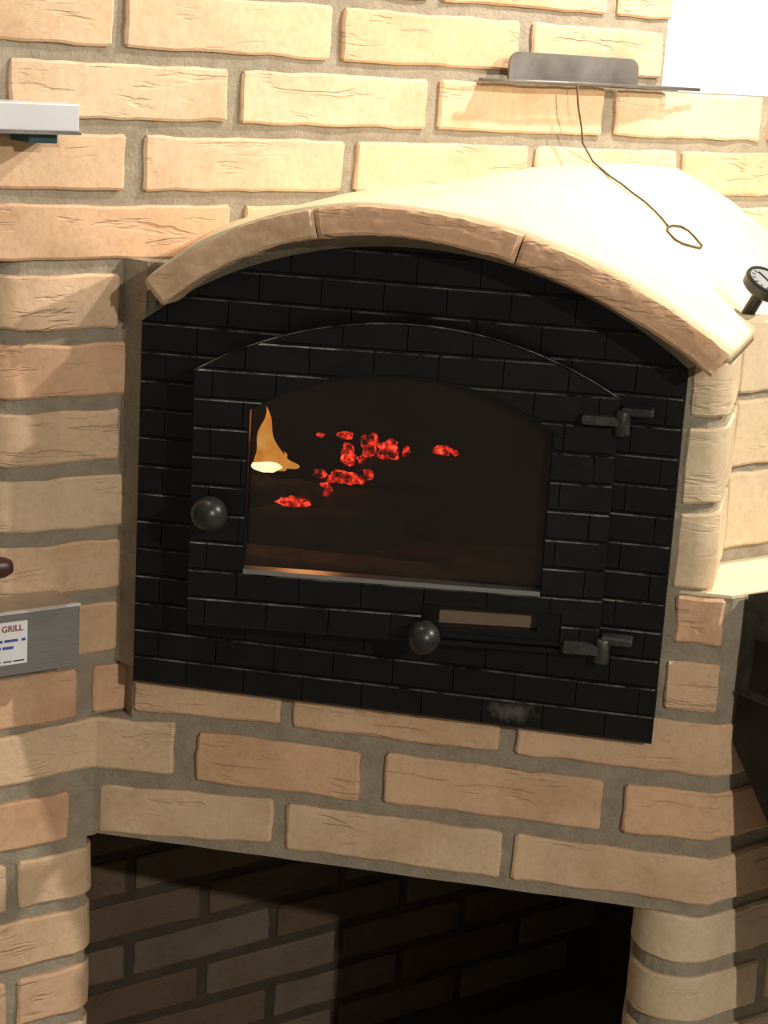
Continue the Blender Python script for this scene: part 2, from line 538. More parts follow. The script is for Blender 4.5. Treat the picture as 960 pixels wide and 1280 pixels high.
# brick wall W with the chimney: mortar body, bricks as children
bm = bmesh.new()
W_ = lambda s0, s1: [wp(s0, -REC), wp(s1, -REC)]
bed(bm, W_(-1.1, 0.797), 0.258, 1.0, 0.24)              # chimney breast
bed(bm, W_(-1.1, 1.7), 0.06, 0.260, 0.24)               # shoulder beside the vault
jamb_core = arc2(0, 0, 1, 0, 0, 1)
J_C, J_R = -0.06, 0.05
def jamb_path(s_end, r=J_R, inset=0.0):
    """left end rounded towards the barbecue opening, straight to s_end"""
    pts = [wp(J_C - (r - inset), -0.13), wp(J_C - (r - inset), -J_R)]
    for k in range(1, 7):
        a_ = math.radians(180 - 90 * k / 6)
        pts.append(wp(J_C + (r - inset) * math.cos(a_), -J_R + (r - inset) * math.sin(a_)))
    pts.append(wp(s_end, -inset))
    return pts
bed(bm, jamb_path(0.086, inset=REC), -0.41, 0.064, 0.03, step=0.015)
bed(bm, W_(-1.1, 0.080), -0.452, -0.312, 0.03)
bed(bm, W_(-1.1, 0.028), -0.595, -0.398, 0.11)
bed(bm, W_(-1.1, 0.016), FLOOR_Z, -0.590, 0.11)         # below the grill
wall_left = obj('wall_left', bm, 'mortar')
tag(wall_left, 'cream brick barbecue wall and chimney rising behind the oven', 'wall', kind='structure')

PIT, BH, Z0 = 0.0724, 0.0565, 0.2603
def row(k):
    t = Z0 - PIT * k
    return t - BH, t
wall_rows = {
    -5: [(-0.5, -0.26), (-0.24, 0.01), (0.028, 0.278), (0.295, 0.545), (0.562, 0.797)],
    -4: [(-0.37, -0.12), (-0.105, 0.145), (0.162, 0.412), (0.43, 0.68), (0.697, 0.797)],
    -3: [(-0.5, -0.26), (-0.24, 0.01), (0.028, 0.278), (0.295, 0.545), (0.562, 0.797)],
    -2: [(-0.37, -0.12), (-0.095, 0.155), (0.172, 0.425), (0.441, 0.691), (0.709, 0.800)],
    -1: [(-0.49, -0.245), (-0.23, 0.0262), (0.0406, 0.2915), (0.3072, 0.558), (0.5774, 0.789)],
    0: [(-0.61, -0.37), (-0.353, -0.102), (-0.0865, 0.1631), (0.1809, 0.4276), (0.4459, 0.6982), (0.7192, 0.976), (0.993, 1.243)],
    1: [(-0.48, -0.23), (-0.212, 0.0433), (0.0657, 0.3167), (0.3341, 0.5836), (0.5961, 0.8297), (0.8409, 1.09), (1.107, 1.357)],
    2: [(-0.61, -0.37), (-0.355, -0.115), (-0.100, 0.172), (0.190, 0.440), (0.457, 0.674), (0.691, 0.940), (0.957, 1.207)],
}
for k, spans in wall_rows.items():
    zb, zt = row(k)
    for s0, s1 in spans:
        brick('brick', [wp(s0), wp(s1)], zb, zt, wall_left)
for k, e in ((3, 0.0405), (4, 0.0517), (5, 0.044), (6, 0.0556), (7, 0.0476)):
    zb, zt = row(k)
    brick('brick', jamb_path(e), zb, zt, wall_left, depth=0.03, step=0.018, mat='brick')
# courses below the grill drawer and the left pillar of the niche
zb, zt = row(8); brick('brick', [wp(-0.19), wp(0.0464)], zb, zt, wall_left)
zb, zt = row(9); brick('brick', [wp(-0.25), wp(-0.0008)], zb, zt, wall_left)
brick('brick', [wp(-0.515), wp(-0.268)], zb, zt, wall_left)
zb, zt = row(11); brick('brick', [wp(-0.26), wp(-0.0081)], zb, zt, wall_left)
def pier_path(s0, s1=0.0305, r=0.03):
    pts = [wp(s0)]
    for k in range(0, 6):
        a_ = math.radians(90 - 90 * k / 5)
        pts.append(wp(s1 - r + r * math.cos(a_), -r + r * math.sin(a_)))
    pts.append(wp(s1, -0.1))
    return pts
for k in range(12, 21):
    zb, zt = row(k)
    if k % 2 == 0:
        brick('brick', pier_path(-0.0681), zb, zt, wall_left, depth=0.025)
        brick('brick', [wp(-0.33), wp(-0.0823)], zb, zt, wall_left)
    else:
        brick('brick', pier_path(-0.2), zb, zt, wall_left, depth=0.025)
bm = bmesh.new()
bed(bm, [wp(-0.07, -REC), wp(0.004, -REC), wp(0.018, -0.012), wp(0.0245, -0.03), wp(0.0245, -0.1)], FLOOR_Z, -0.592, 0.02, step=0.015)
obj('mortar_joint', bm, 'mortar', wall_left)

# smoke-blackened inside of the barbecue opening
bm = bmesh.new()
bed(bm, [wp(-1.1, -0.42), wp(-0.08, -0.42)], -0.40, 0.25, 0.05, step=0.1)
bed(bm, [wp(-0.085, -0.42), wp(-0.085, -0.12)], -0.40, 0.062, 0.02, step=0.1)
bed(bm, [wp(-1.1, -0.10), wp(-0.08, -0.10)], -0.42, -0.33, 0.34, step=0.1)
obj('barbecue_recess', bm, 'soot', wall_left)

# back wall of the niche under the oven
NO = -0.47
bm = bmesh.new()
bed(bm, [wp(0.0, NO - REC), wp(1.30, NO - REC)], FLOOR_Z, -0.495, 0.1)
wall_niche = obj('wall_niche', bm, 'mortar_shaded')
tag(wall_niche, 'brick wall, painted dark for the shade, at the back of the niche under the oven', 'wall', kind='structure')
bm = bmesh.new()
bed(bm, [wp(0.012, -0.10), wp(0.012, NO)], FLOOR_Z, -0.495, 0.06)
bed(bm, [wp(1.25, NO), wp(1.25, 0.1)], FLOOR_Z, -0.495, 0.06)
obj('side_wall', bm, 'mortar_shaded', wall_niche)
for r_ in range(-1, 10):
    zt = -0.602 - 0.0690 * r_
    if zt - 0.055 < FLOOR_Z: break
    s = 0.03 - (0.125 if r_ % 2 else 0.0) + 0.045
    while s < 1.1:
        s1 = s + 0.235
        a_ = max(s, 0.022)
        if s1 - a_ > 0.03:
            brick('brick', [wp(a_, NO), wp(s1, NO)], zt - 0.0535, zt, wall_niche, 'brick_shaded', step=0.06)
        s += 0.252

# ================================================================== THE OVEN
oven = thing('brick_oven', (0.28, 0.2, FLOOR_Z))
tag(oven, 'cream brick wood-fired oven with arched black iron front and plastered vault', 'oven')

# mortar body of the front
bm = bmesh.new()
bed(bm, [(-0.056, YB + REC), (0.6347, YB + REC), fl(0.08, -REC)], -0.592, -0.449, 0.05)
bed(bm, [(-0.04, 0.05), (0.60, 0.05)], -0.591, -0.44, 0.09)
bed(bm, [(-0.007, YB + REC), (0.6347, YB + REC), fl(0.08, -REC)], -0.451, -0.385, 0.05)                               # lintel
bed(bm, [(-0.0235, 0.0445), (-0.003, 0.0200)], -0.452, -0.385, 0.02, step=0.012, amp=0.001)
bed(bm, [(-0.0345, 0.0375), (-0.022, 0.0295), (-0.001, 0.0165)], -0.388, 0.0605, 0.02, step=0.012, amp=0.0016)                          # fill left of the iron frame
bed(bm, [(-0.003, 0.018), (0.06, 0.028)], -0.01, 0.060, 0.03, amp=0.001)               # fill under the left end of the arch
bed(bm, [(0.5665, YB + 0.002), (0.590, YB + REC), (0.600, YB + 0.012), (0.607, 0.045), (0.6125, 0.14)], -0.24, 0.012, 0.02, step=0.012)   # right jamb
bed(bm, [(0.5665, YB + 0.003), (0.6347, YB + REC), fl(0.08, -REC)], -0.40, -0.2365, 0.05)                               # right jamb, lower
bed(bm, [fl(0.04, -REC), fl(0.90, -REC)], FLOOR_Z, -0.2365, 0.10)                                   # flank of the base
bed(bm, [(0.6105, 0.143), fl(0.5, -0.0025, (0.6105, 0.143))], -0.24, 0.036, 0.08)                     # flank of the oven body
bed(bm, [(0.5685, 0.14), (0.5685, 0.067)] + arc2(0.615, 0.067, 0.0465, 180, 315.8, 9) + [fl(0.06, -REC)], FLOOR_Z, -0.58, 0.02, step=0.02)   # right pier
mort = obj('mortar', bm, 'mortar', oven)
bm = bmesh.new()
prism(bm, [(0.566, YB + 0.004), (0.6325, YB + 0.004), fl(0.5, -0.004), (0.7, 0.6), (0.566, 0.3)], -0.2368, -0.2335)
obj('ledge', bm, 'plaster', oven)
bm = bmesh.new()
prism(bm, [(-0.03, 0.13), (0.60, 0.13), fl(0.89, -0.08), wp(1.45, NO - 0.02), wp(0.0, NO - 0.02), wp(0.03, -0.1)], -0.50, -0.42)
obj('oven_slab', bm, 'soot', oven)

# bricks of the front, course by course
B = lambda x0, x1, zb, zt, **k: brick('brick', [(x0, YB), (x1, YB)], zb, zt, oven, **k)
# course under the iron frame
brick('brick', [wp(0.0187), wp(0.0625)], -0.4465, -0.392, wall_left)
B(-0.004, 0.1625, (-0.438, -0.4325), -0.385)
B(0.1775, 0.4045, -0.4335, -0.385)
brick('brick', [(0.4235, YB), (0.633, YB), fl(0.045)], -0.4325, -0.3745, oven)
# lintel, upper course; its left brick bends round the corner to the wall
brick('brick', [wp(-0.23), wp(0.0195), (-0.046, 0.0155), (0.0433, YB)], (-0.5205, -0.5075), (-0.4655, -0.4475), oven)
B(0.0712, 0.2555, -0.5103, -0.4538)
B(0.2834, 0.5195, -0.5075, -0.4508)
brick('brick', [(0.5437, YB), (0.637, YB), fl(0.17)], (-0.5055, -0.504), (-0.4515, -0.4485), oven)
# lintel, lower course
brick('brick', [(-0.0495, 0.026), (-0.04, 0.018), (-0.02, YB), (0.160, YB)], (-0.590, -0.5738), (-0.533, -0.5215), oven)
B(0.176, 0.4165, -0.5775, -0.5243)
brick('brick', [(0.4298, YB), (0.640, YB), fl(0.2, 0.0, (0.640, YB))], -0.577, -0.5248, oven)
# right jamb
B(0.5738, 0.628, -0.3622, -0.3085)
B(0.5772, 0.6262, -0.2885, -0.238)
for zb, zt in ((-0.2312, -0.1515), (-0.142, -0.0625), (-0.0512, 0.004)):
    brick('brick', [(0.571, YB), (0.590, YB)] + arc2(0.590, 0.038, 0.023, 270, 345, 4)[1:] + [(0.6195, 0.138)], (zb, zb + 0.006), (zt, zt + 0.006), oven, 'brick_pale', depth=0.018, step=0.02)
# flank of the oven body
for zb, zt, t0 in ((-0.2165, -0.134, 0.0), (-0.1255, -0.0525, 0.0), (-0.0435, 0.034, 0.0)):
    p0 = (0.6172, 0.1405)
    brick('brick', [fl(t0 + 0.002, 0, p0), fl(0.115 + 0.03 * (zb > -0.2), 0, p0)], zb, zt, oven, 'brick_pale')
    brick('brick', [fl(0.13 + 0.03 * (zb > -0.2), 0, p0), fl(0.36, 0, p0)], zb, zt, oven, 'brick_pale')
# flank of the base beyond the corner bricks, and right pier of the niche
for zb, zt, t0 in ((-0.504, -0.4485, 0.187), (-0.577, -0.5248, 0.218)):
    brick('brick', [fl(t0), fl(t0 + 0.24)], zb, zt, oven)
for r_ in range(0, 10):
    zt = -0.5945 - 0.0715 * r_
    if zt - 0.055 < FLOOR_Z: break
    te = 0.26 if r_ % 2 == 0 else 0.101
    brick('brick', [(0.563, 0.14), (0.563, 0.067)] + arc2(0.615, 0.067, 0.052, 180, 315.8, 11) + [fl(te)], zt - 0.0535, zt, oven, 'brick_pale', depth=0.02, step=0.02)
    brick('brick', [fl(te + 0.016), fl(te + 0.26)], zt - 0.0535, zt, oven, 'brick_pale')

# ---- arch ring and plastered vault
PC = (-1.767, 2.88432, -2.69858, 0.96162, 0.03093)
def ring_z(x):
    return (((PC[0] * x + PC[1]) * x + PC[2]) * x + PC[3]) * x + PC[4]
def ring_n(x):
    d = (ring_z(x + 1e-4) - ring_z(x - 1e-4)) / 2e-4
    l = math.hypot(1, d)
    return (-d / l, 1 / l)
YR = -0.060
DCX, DCZ, DR = 0.283, -0.3598, 0.4588           # arch of the iron frame
def arch_strip(name, x0, x1, mat, prof, rough, n=44):
    """sweep a cross-section (inset from the ring's outer line, y) along the arch"""
    bm = bmesh.new()
    sd = Vector((x0 * 70, 4, 2))
    rings = []
    for i in range(n + 1):
        u = i / n
        x = x0 + (x1 - x0) * u
        nx, nz = ring_n(x)
        z = ring_z(x)
        endf = 1.0 if 0 < i < n else 0.0
        rg = []
        for k, (ins, y) in enumerate(prof):
            h = rough * noise.noise(Vector((x * 34, k * 0.45, 0)) + sd) + 0.7 * rough * noise.noise(Vector((x * 120, k * 0.8, 3)) + sd)
            yy = y + (0.003 if endf == 0 and y < YR + 0.004 else 0.0)
            rg.append(bm.verts.new((x - nx * (ins + h), yy + h * 0.8, z - nz * (ins + h))))
        rings.append(rg)
    for A, C in zip(rings[:-1], rings[1:]):
        for k in range(len(prof)):
            kk = (k + 1) % len(prof)
            bm.faces.new((A[k], A[kk], C[kk], C[k]))
    bm.faces.new(rings[0]); bm.faces.new(rings[-1][::-1])
    return obj(name, bm, mat, oven, smooth='sharp')
AP = [(0.0, YR + 0.003), (0.002, YR), (0.006, YR - 0.001), (0.010, YR - 0.0005), (0.014, YR - 0.001), (0.018, YR - 0.0008), (0.022, YR), (0.026, YR), (0.0285, YR + 0.002), (0.030, YR + 0.006), (0.032, 0.05), (0.0, 0.05)]
arch_strip('arch_brick', 0.0200, 0.1905, 'brick', AP, 0.0016)
arch_strip('arch_brick', 0.1917, 0.3992, 'brick', AP, 0.0016)
arch_strip('arch_brick', 0.4008, 0.606, 'brick', AP, 0.0016)
# mortar fillet between ring and iron frame
bm = bmesh.new()
n = 60
RX0, RX1 = 0.012, 0.600
prev = None
for i in range(n + 1):
    u = i / n
    x = RX0 + u * (RX1 - RX0)
    nx, nz = ring_n(x)
    zr = ring_z(x)
    A = Vector((x - nx * 0.026, YR + 0.012, zr - nz * 0.026))
    xf = 0.0 + u * 0.566
    zf = DCZ + math.sqrt(DR ** 2 - (xf - DCX) ** 2)
    Bv = Vector((xf, -0.006, zf - 0.001))
    mid = A.lerp(Bv, 0.5) + Vector((0, 0.006, 0.002))
    j = 0.0012 * noise.noise(Vector((x * 50, 0, 0)))
    ring = [bm.verts.new(v) for v in (A + Vector((0, 0.0, 0)), mid + Vector((0, j, j)), Bv, Bv + Vector((0, 0.06, 0.0)), A + Vector((nx * 0.02, 0.06, nz * 0.02)))]
    if prev:
        for k in range(5):
            kk = (k + 1) % 5
            bm.faces.new((prev[k], prev[kk], ring[kk], ring[k]))
    prev = ring
obj('arch_mortar', bm, 'mortar', oven, smooth=True)

BK = [(0.0, .0645, .05), (.0586, .1248, .096), (.1671, .2365, .1291), (.2611, .3333, .144), (.3445, .4191, .1607), (.4152, .4919, .169),
      (.4713, .5496, .1684), (.5203, .6001, .1614), (.5734, .6548, .1313), (.6414, .7248, .0816), (.70, .785, .02)]
cum = [0.0]
for a, b in zip(BK[:-1], BK[1:]):
    cum.append(cum[-1] + (Vector(b) - Vector(a)).length)
cum = [c / cum[-1] for c in cum]
def back_pt(u):
    for i in range(len(BK) - 1):
        if u <= cum[i + 1] + 1e-9:
            f = (u - cum[i]) / (cum[i + 1] - cum[i])
            p0 = Vector(BK[max(i - 1, 0)]); p1 = Vector(BK[i]); p2 = Vector(BK[i + 1]); p3 = Vector(BK[min(i + 2, len(BK) - 1)])
            return 0.5 * ((2 * p1) + (p2 - p0) * f + (2 * p0 - 5 * p1 + 4 * p2 - p3) * f * f + (3 * p1 - p0 - 3 * p2 + p3) * f ** 3)
    return Vector(BK[-1])
def vault(u, t):
    x = 0.0240 + u * 0.5810
    f = Vector((x, YR, ring_z(x)))
    return f.lerp(back_pt(u), t)
bm = bmesh.new()
NU, NT = 72, 36
G, G2 = [], []
for i in range(NU + 1):
    r1, r2 = [], []
    for j in range(NT + 1):
        t = 0.012 + 1.05 * j / NT
        p = vault(i / NU, t)
        # the plaster is trowelled in shallow bands parallel to the front edge
        h = 0.0022 * noise.noise(p * 14) + 0.0013 * math.sin(t * 34) * max(0.0, 1 - t * 2.2)
        r1.append(bm.verts.new(p + Vector((0, 0, h + 0.0015))))
        r2.append(bm.verts.new(p + Vector((0, 0, -0.013))))
    G.append(r1); G2.append(r2)
for i in range(NU):
    for j in range(NT):
        bm.faces.new((G[i][j], G[i + 1][j], G[i + 1][j + 1], G[i][j + 1]))
        bm.faces.new((G2[i][j], G2[i][j + 1], G2[i + 1][j + 1], G2[i + 1][j]))
for i in range(NU):
    bm.faces.new((G[i][0], G2[i][0], G2[i + 1][0], G[i + 1][0]))
    bm.faces.new((G[i][NT], G[i + 1][NT], G2[i + 1][NT], G2[i][NT]))
for j in range(NT):
    bm.faces.new((G[0][j], G[0][j + 1], G2[0][j + 1], G2[0][j]))
    bm.faces.new((G[NU][j], G2[NU][j], G2[NU][j + 1], G[NU][j + 1]))
obj('plaster_vault', bm, 'plaster', oven, smooth=True)
# flat shoulder between vault and flank
bm = bmesh.new()
prism(bm, [(0.57, 0.12), (0.612, 0.12), (0.615, 0.1415), fl(0.5, -0.002, (0.615, 0.1415)), (0.95, 1.0), (0.66, 0.8)], 0.0, 0.0385)
obj('shoulder', bm, 'plaster', oven)

# ---- fire chamber behind the iron front
bm = bmesh.new()
X0, X1, Y0, Y1, Zh, Zc = 0.030, 0.540, 0.030, 0.70, -0.305, 0.03
add_box(bm, (X0 - 0.02, Y0, Zh - 0.02), (X0, Y1, Zc))
add_box(bm, (X1, Y0, Zh - 0.02), (X1 + 0.02, Y1, Zc))
add_box(bm, (X0, Y1, Zh - 0.02), (X1, Y1 + 0.02, Zc))
add_box(bm, (X0 - 0.02, Y0, Zc), (X1 + 0.02, Y1 + 0.02, Zc + 0.02))
obj('fire_chamber', bm, 'soot', oven)
bm = bmesh.new()
add_box(bm, (X0, Y0, Zh - 0.02), (X1, Y1, Zh))
add_box(bm, (0.03, 0.15, Zh), (0.52, 0.20, Zh + 0.022))
obj('hearth', bm, 'hearth', oven)

# ---- polygons for the iron castings
def clip_half(poly, a, b, keep_left=True):
    out = []
    def side(p):
        v = (b[0] - a[0]) * (p[1] - a[1]) - (b[1] - a[1]) * (p[0] - a[0])
        return v if keep_left else -v
    for i in range(len(poly)):
        p, q = poly[i], poly[(i + 1) % len(poly)]
        sp, sq = side(p), side(q)
        if sp >= 0: out.append(p)
        if (sp > 0 and sq < 0) or (sp < 0 and sq > 0):
            f = sp / (sp - sq)
            out.append((p[0] + (q[0] - p[0]) * f, p[1] + (q[1] - p[1]) * f))
    return out
def parea(p):
    return 0.5 * sum(p[i][0] * p[(i + 1) % len(p)][1] - p[(i + 1) % len(p)][0] * p[i][1] for i in range(len(p)))
def clip_in(poly, conv):                      # conv counter-clockwise
    for i in range(len(conv)):
        if len(poly) < 3: return []
        poly = clip_half(poly, conv[i], conv[(i + 1) % len(conv)], True)
    return poly if len(poly) > 2 else []
def subtract(poly, conv):
    pieces, rest = [], poly
    for i in range(len(conv)):
        if len(rest) < 3: break
        o_ = clip_half(rest, conv[i], conv[(i + 1) % len(conv)], False)
        if len(o_) > 2 and abs(parea(o_)) > 2e-6: pieces.append(o_)
        rest = clip_half(rest, conv[i], conv[(i + 1) % len(conv)], True)
    return pieces
def dedupe(p):
    out = []
    for q in p:
        if not out or math.hypot(q[0] - out[-1][0], q[1] - out[-1][1]) > 2e-4: out.append(q)
    if len(out) > 1 and math.hypot(out[0][0] - out[-1][0], out[0][1] - out[-1][1]) < 2e-4: out.pop()
    return out
def arched(x0, x1, zb, zs, zc, n=24):
    """outline of a straight sided panel with a segmental top, counter-clockwise in (x, z)"""
    hw = (x1 - x0) / 2; rise = zc - zs
    R = (hw * hw + rise * rise) / (2 * rise)
    cx, cz = (x0 + x1) / 2, zc - R
    a0 = math.asin(hw / R)
    pts = [(x0, zb), (x1, zb)]
    for i in range(n + 1):
        a = a0 - 2 * a0 * i / n
        pts.append((cx + R * math.sin(a), cz + R * math.cos(a)))
    return pts
def inset_poly(p, d):
    """shrink a convex counter-clockwise polygon"""
    q = p
    for i in range(len(p)):
        a, b = p[i], p[(i + 1) % len(p)]
        l = math.hypot(b[0] - a[0], b[1] - a[1])
        if l < 1e-6: continue
        nx, nz = -(b[1] - a[1]) / l * d, (b[0] - a[0]) / l * d
        q = clip_half(q, (a[0] + nx, a[1] + nz), (b[0] + nx, b[1] + nz), True)
        if len(q) < 3: return []
    return dedupe(q)
def plate_with_holes(bm, outer, holes, y0, y1, xf):
    """plate in the (x, z) plane from y0 (front) to y1, with holes"""
    lay = []
    for y in (y0, y1):
        es = []
        loops = []
        for lp in [outer] + holes:
            v = [bm.verts.new(xf(x, y, z)) for x, z in lp]
            loops.append(v)
            for i in range(len(v)):
                es.append(bm.edges.new((v[i], v[(i + 1) % len(v)])))
        bmesh.ops.triangle_fill(bm, edges=es, use_beauty=True)
        lay.append(loops)
    for A, C in zip(*lay):
        for i in range(len(A)):
            j = (i + 1) % len(A)
            bm.faces.new((A[i], A[j], C[j], C[i]))
def relief(bm, cell, pieces, y0, y1, xf, ch=0.0014):
    """raised block over the rectangle cell (x0, z0, x1, z1), cut to convex pieces; chamfered along the cell's own edges"""
    x0, z0, x1, z1 = cell
    c, e = ch, 0.00035                     # generous chamfer above and below, nearly none at the upright joints
    regs = [[(x0 + e, z0 + c), (x1 - e, z0 + c), (x1 - e, z1 - c), (x0 + e, z1 - c)],
            [(x0, z0), (x1, z0), (x1 - e, z0 + c), (x0 + e, z0 + c)], [(x1, z0), (x1, z1), (x1 - e, z1 - c), (x1 - e, z0 + c)],
            [(x1, z1), (x0, z1), (x0 + e, z1 - c), (x1 - e, z1 - c)], [(x0, z1), (x0, z0), (x0 + e, z0 + c), (x0 + e, z1 - c)]]
    def hy(p):
        d = min((p[0] - x0) / e, (x1 - p[0]) / e, (p[1] - z0) / c, (z1 - p[1]) / c, 1.0)
        return y0 + c * (1 - max(d, 0.0))
    ok = False
    for P in pieces:
        if parea(P) < 0: P = P[::-1]
        P = dedupe(P)
        if len(P) < 3: continue
        for R in regs:
            Q = dedupe(clip_in(R, P)) if len(P) > 2 else []
            if len(Q) < 3: continue
            fc = bm.faces.new([bm.verts.new(xf(p[0], hy(p), p[1])) for p in Q])
            if R is regs[3]: fc.material_index = 1  # upper chamfer takes the painted highlight colour
            ok = True
        for i in range(len(P)):
            p, q = P[i], P[(i + 1) % len(P)]
            bm.faces.new([bm.verts.new(xf(*t)) for t in ((p[0], hy(p), p[1]), (q[0], hy(q), q[1]), (q[0], y1, q[1]), (p[0], y1, p[1]))])
    bmesh.ops.remove_doubles(bm, verts=bm.verts, dist=1e-6)
    return ok

# ---- iron frame, moulded as brickwork
ident = lambda x, y, z: Vector((x, y, z))
F_OUT = arched(0.0, 0.566, -0.397, 0.0012, DCZ + DR, 40)
DOOR_HOLE = arched(0.083, 0.492, -0.295, -0.043, 0.012, 24)
bm = bmesh.new()
plate_with_holes(bm, F_OUT, [DOOR_HOLE], 0.0, 0.045, ident)
iron = obj('iron_frame', bm, 'iron', oven)
PR = 0.0305
GAP = 0.0020
GX = 0.0003
F_IN = inset_poly(F_OUT, 0.0015)
DOOR_ZONE = arched(0.078, 0.497, -0.300, -0.040, 0.016, 24)
nrow = 0
k = -4
while True:
    zt = -k * PR
    zb = zt - PR
    if zt < -0.396: break
    x = -0.0325 if k % 2 else 0.0
    x -= 0.004
    while x < 0.566:
        cell = [(x + GX / 2, zb + GAP / 2), (x + 0.065 - GX / 2, zb + GAP / 2), (x + 0.065 - GX / 2, zt - GAP / 2), (x + GX / 2, zt - GAP / 2)]
        x += 0.065
        c = clip_in(cell, F_IN)
        if not c or abs(parea(c)) < 2.5e-5: continue
        pcs = subtract(c, DOOR_ZONE)
        pcs = [p for p in pcs if abs(parea(p)) > 2e-5]
        if not pcs: continue
        bm = bmesh.new()
        ok = False
        jit = RNG.uniform(-0.0005, 0.0005)
        if len(clip_in(c, DOOR_ZONE)) < 3: pcs = [c]
        ok = relief(bm, (*cell[0], *cell[2]), pcs, -0.0032 + jit, 0.001, ident)
        if ok: obj('relief_brick', bm, 'iron', iron).data.materials.append(M['iron_glint'])
        else: bm.free()
    k += 1

# ---- oven door, ajar: hinged on the right, its left edge stands out of the frame
AL = math.radians(6.5)
HX, HY = 0.503, -0.010
def dx(u, y, z):
    """door coordinates: u to the left from the hinge line, y backwards, z up"""
    return Vector((HX - u * math.cos(AL) - y * math.sin(AL) * 1.0, HY - u * math.sin(AL) + y * math.cos(AL), z))
D_OUT = arched(0.0, 0.4295, -0.3055, -0.036, 0.0248, 36)
G_HOLE = arched(0.0645, 0.3715, -0.2400, -0.0735, -0.0275, 28)
V_HOLE = [(0.0645, -0.2835), (0.166, -0.2855), (0.166, -0.2665), (0.0645, -0.2655)]
bm = bmesh.new()
plate_with_holes(bm, D_OUT, [G_HOLE, V_HOLE], 0.0, 0.012, dx)
door = obj('door', bm, 'iron', oven)
door['label'] = 'black iron oven door standing slightly ajar'
D_IN = inset_poly(D_OUT, 0.0012)
GZ = arched(0.0632, 0.3728, -0.2413, -0.0735, -0.0262, 28)
VZ = [(0.040, -0.299), (0.185, -0.299), (0.185, -0.262), (0.040, -0.262)]
k = -2
while True:
    zt = -0.003 - k * 0.03015
    zb = zt - 0.03015
    if zt < -0.303: break
    x = (-0.0325 if k % 2 else 0.0) - 0.012
    while x < 0.43:
        cell = [(x + GX / 2, zb + GAP / 2), (x + 0.065 - GX / 2, zb + GAP / 2), (x + 0.065 - GX / 2, zt - GAP / 2), (x + GX / 2, zt - GAP / 2)]
        x += 0.065
        c = clip_in(cell, D_IN)
        if not c or abs(parea(c)) < 2.5e-5: continue
        pcs = [c]
        for zone in (GZ, VZ):
            nx_ = []
            for p in pcs:
                nx_ += [p] if len(clip_in(p, zone)) < 3 else subtract(p, zone)
            pcs = nx_
        pcs = [p for p in pcs if abs(parea(p)) > 2e-5]
        if not pcs: continue
        bm = bmesh.new()
        ok = False
        jit = RNG.uniform(-0.0004, 0.0004)
        ok = relief(bm, (*cell[0], *cell[2]), pcs, -0.0032 + jit, 0.001, dx)
        if ok: obj('relief_brick', bm, 'iron', door).data.materials.append(M['iron_glint'])
        else: bm.free()
    k += 1
# thin pale tube painting the highlight along the arched top of the door
bm = bmesh.new()
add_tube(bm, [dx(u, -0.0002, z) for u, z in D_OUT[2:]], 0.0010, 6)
obj('arch_glint', bm, 'iron_glint', door, smooth=True)
# glass, its metal sill, vent slider
bm = bmesh.new()
plate_with_holes(bm, arched(0.058, 0.378, -0.246, -0.0735, -0.021, 28), [], 0.0125, 0.0165, dx)
obj('glass_pane', bm, 'glass', door)
bm = bmesh.new()
c = [dx(u, y, z) for u in (0.0645, 0.3715) for y in (-0.0045, 0.0115) for z in (-0.2445, -0.2398)]
vv = [bm.verts.new(p) for p in c]
for f in ((0, 1, 3, 2), (4, 6, 7, 5), (0, 4, 5, 1), (2, 3, 7, 6), (0, 2, 6, 4), (1, 5, 7, 3)):
    bm.faces.new([vv[i] for i in f])
obj('glass_sill', bm, 'steel', door)['label'] = 'bare grey metal sill under the glass'
def door_box(name, u0, u1, y0, y1, z0, z1, mat, label=None):
    bm = bmesh.new()
    c = [dx(u, y, z) for u in (u0, u1) for y in (y0, y1) for z in (z0, z1)]
    vv = [bm.verts.new(p) for p in c]
    for f in ((0, 1, 3, 2), (4, 6, 7, 5), (0, 4, 5, 1), (2, 3, 7, 6), (0, 2, 6, 4), (1, 5, 7, 3)):
        bm.faces.new([vv[i] for i in f])
    o = obj(name, bm, mat, door)
    if label: o['label'] = label
    return o
door_box('vent_slider', 0.060, 0.170, 0.0125, 0.0150, -0.290, -0.262, 'ash_plate', 'brownish ash-dusted slider behind the vent slot')
door_box('vent_rail', 0.040, 0.172, -0.0035, 0.001, -0.2965, -0.2925, 'iron')
door_box('vent_rail', 0.040, 0.172, -0.0065, 0.001, -0.3035, -0.2990, 'iron')
def knob(u, z, rad, name='knob'):
    bm = bmesh.new()
    axis = dx(0, -1, 0) - dx(0, 0, 0)
    mtx = frame_to(dx(u, -0.003, z), axis, (0, 0, 1))
    pr_ = [(0.0, -0.002), (0.010, -0.002), (0.010, 0.003), (0.0055, 0.005), (0.0055, 0.013)]
    for i in range(1, 12):
        a = -70 + 160 * i / 11
        pr_.append((rad * math.cos(math.radians(a)) if a < 89.9 else 0.0, 0.013 + rad * 0.94 + rad * math.sin(math.radians(a))))
    pr_.append((0.0, pr_[-1][1])) if pr_[-1][0] > 1e-6 else None
    add_lathe(bm, pr_, mtx, 28)
    o = obj(name, bm, 'knob', door, smooth=True)
    o['label'] = 'round black turned knob'
    return o
knob(0.4040, -0.1765, 0.0185)
knob(0.1795, -0.2900, 0.0172)
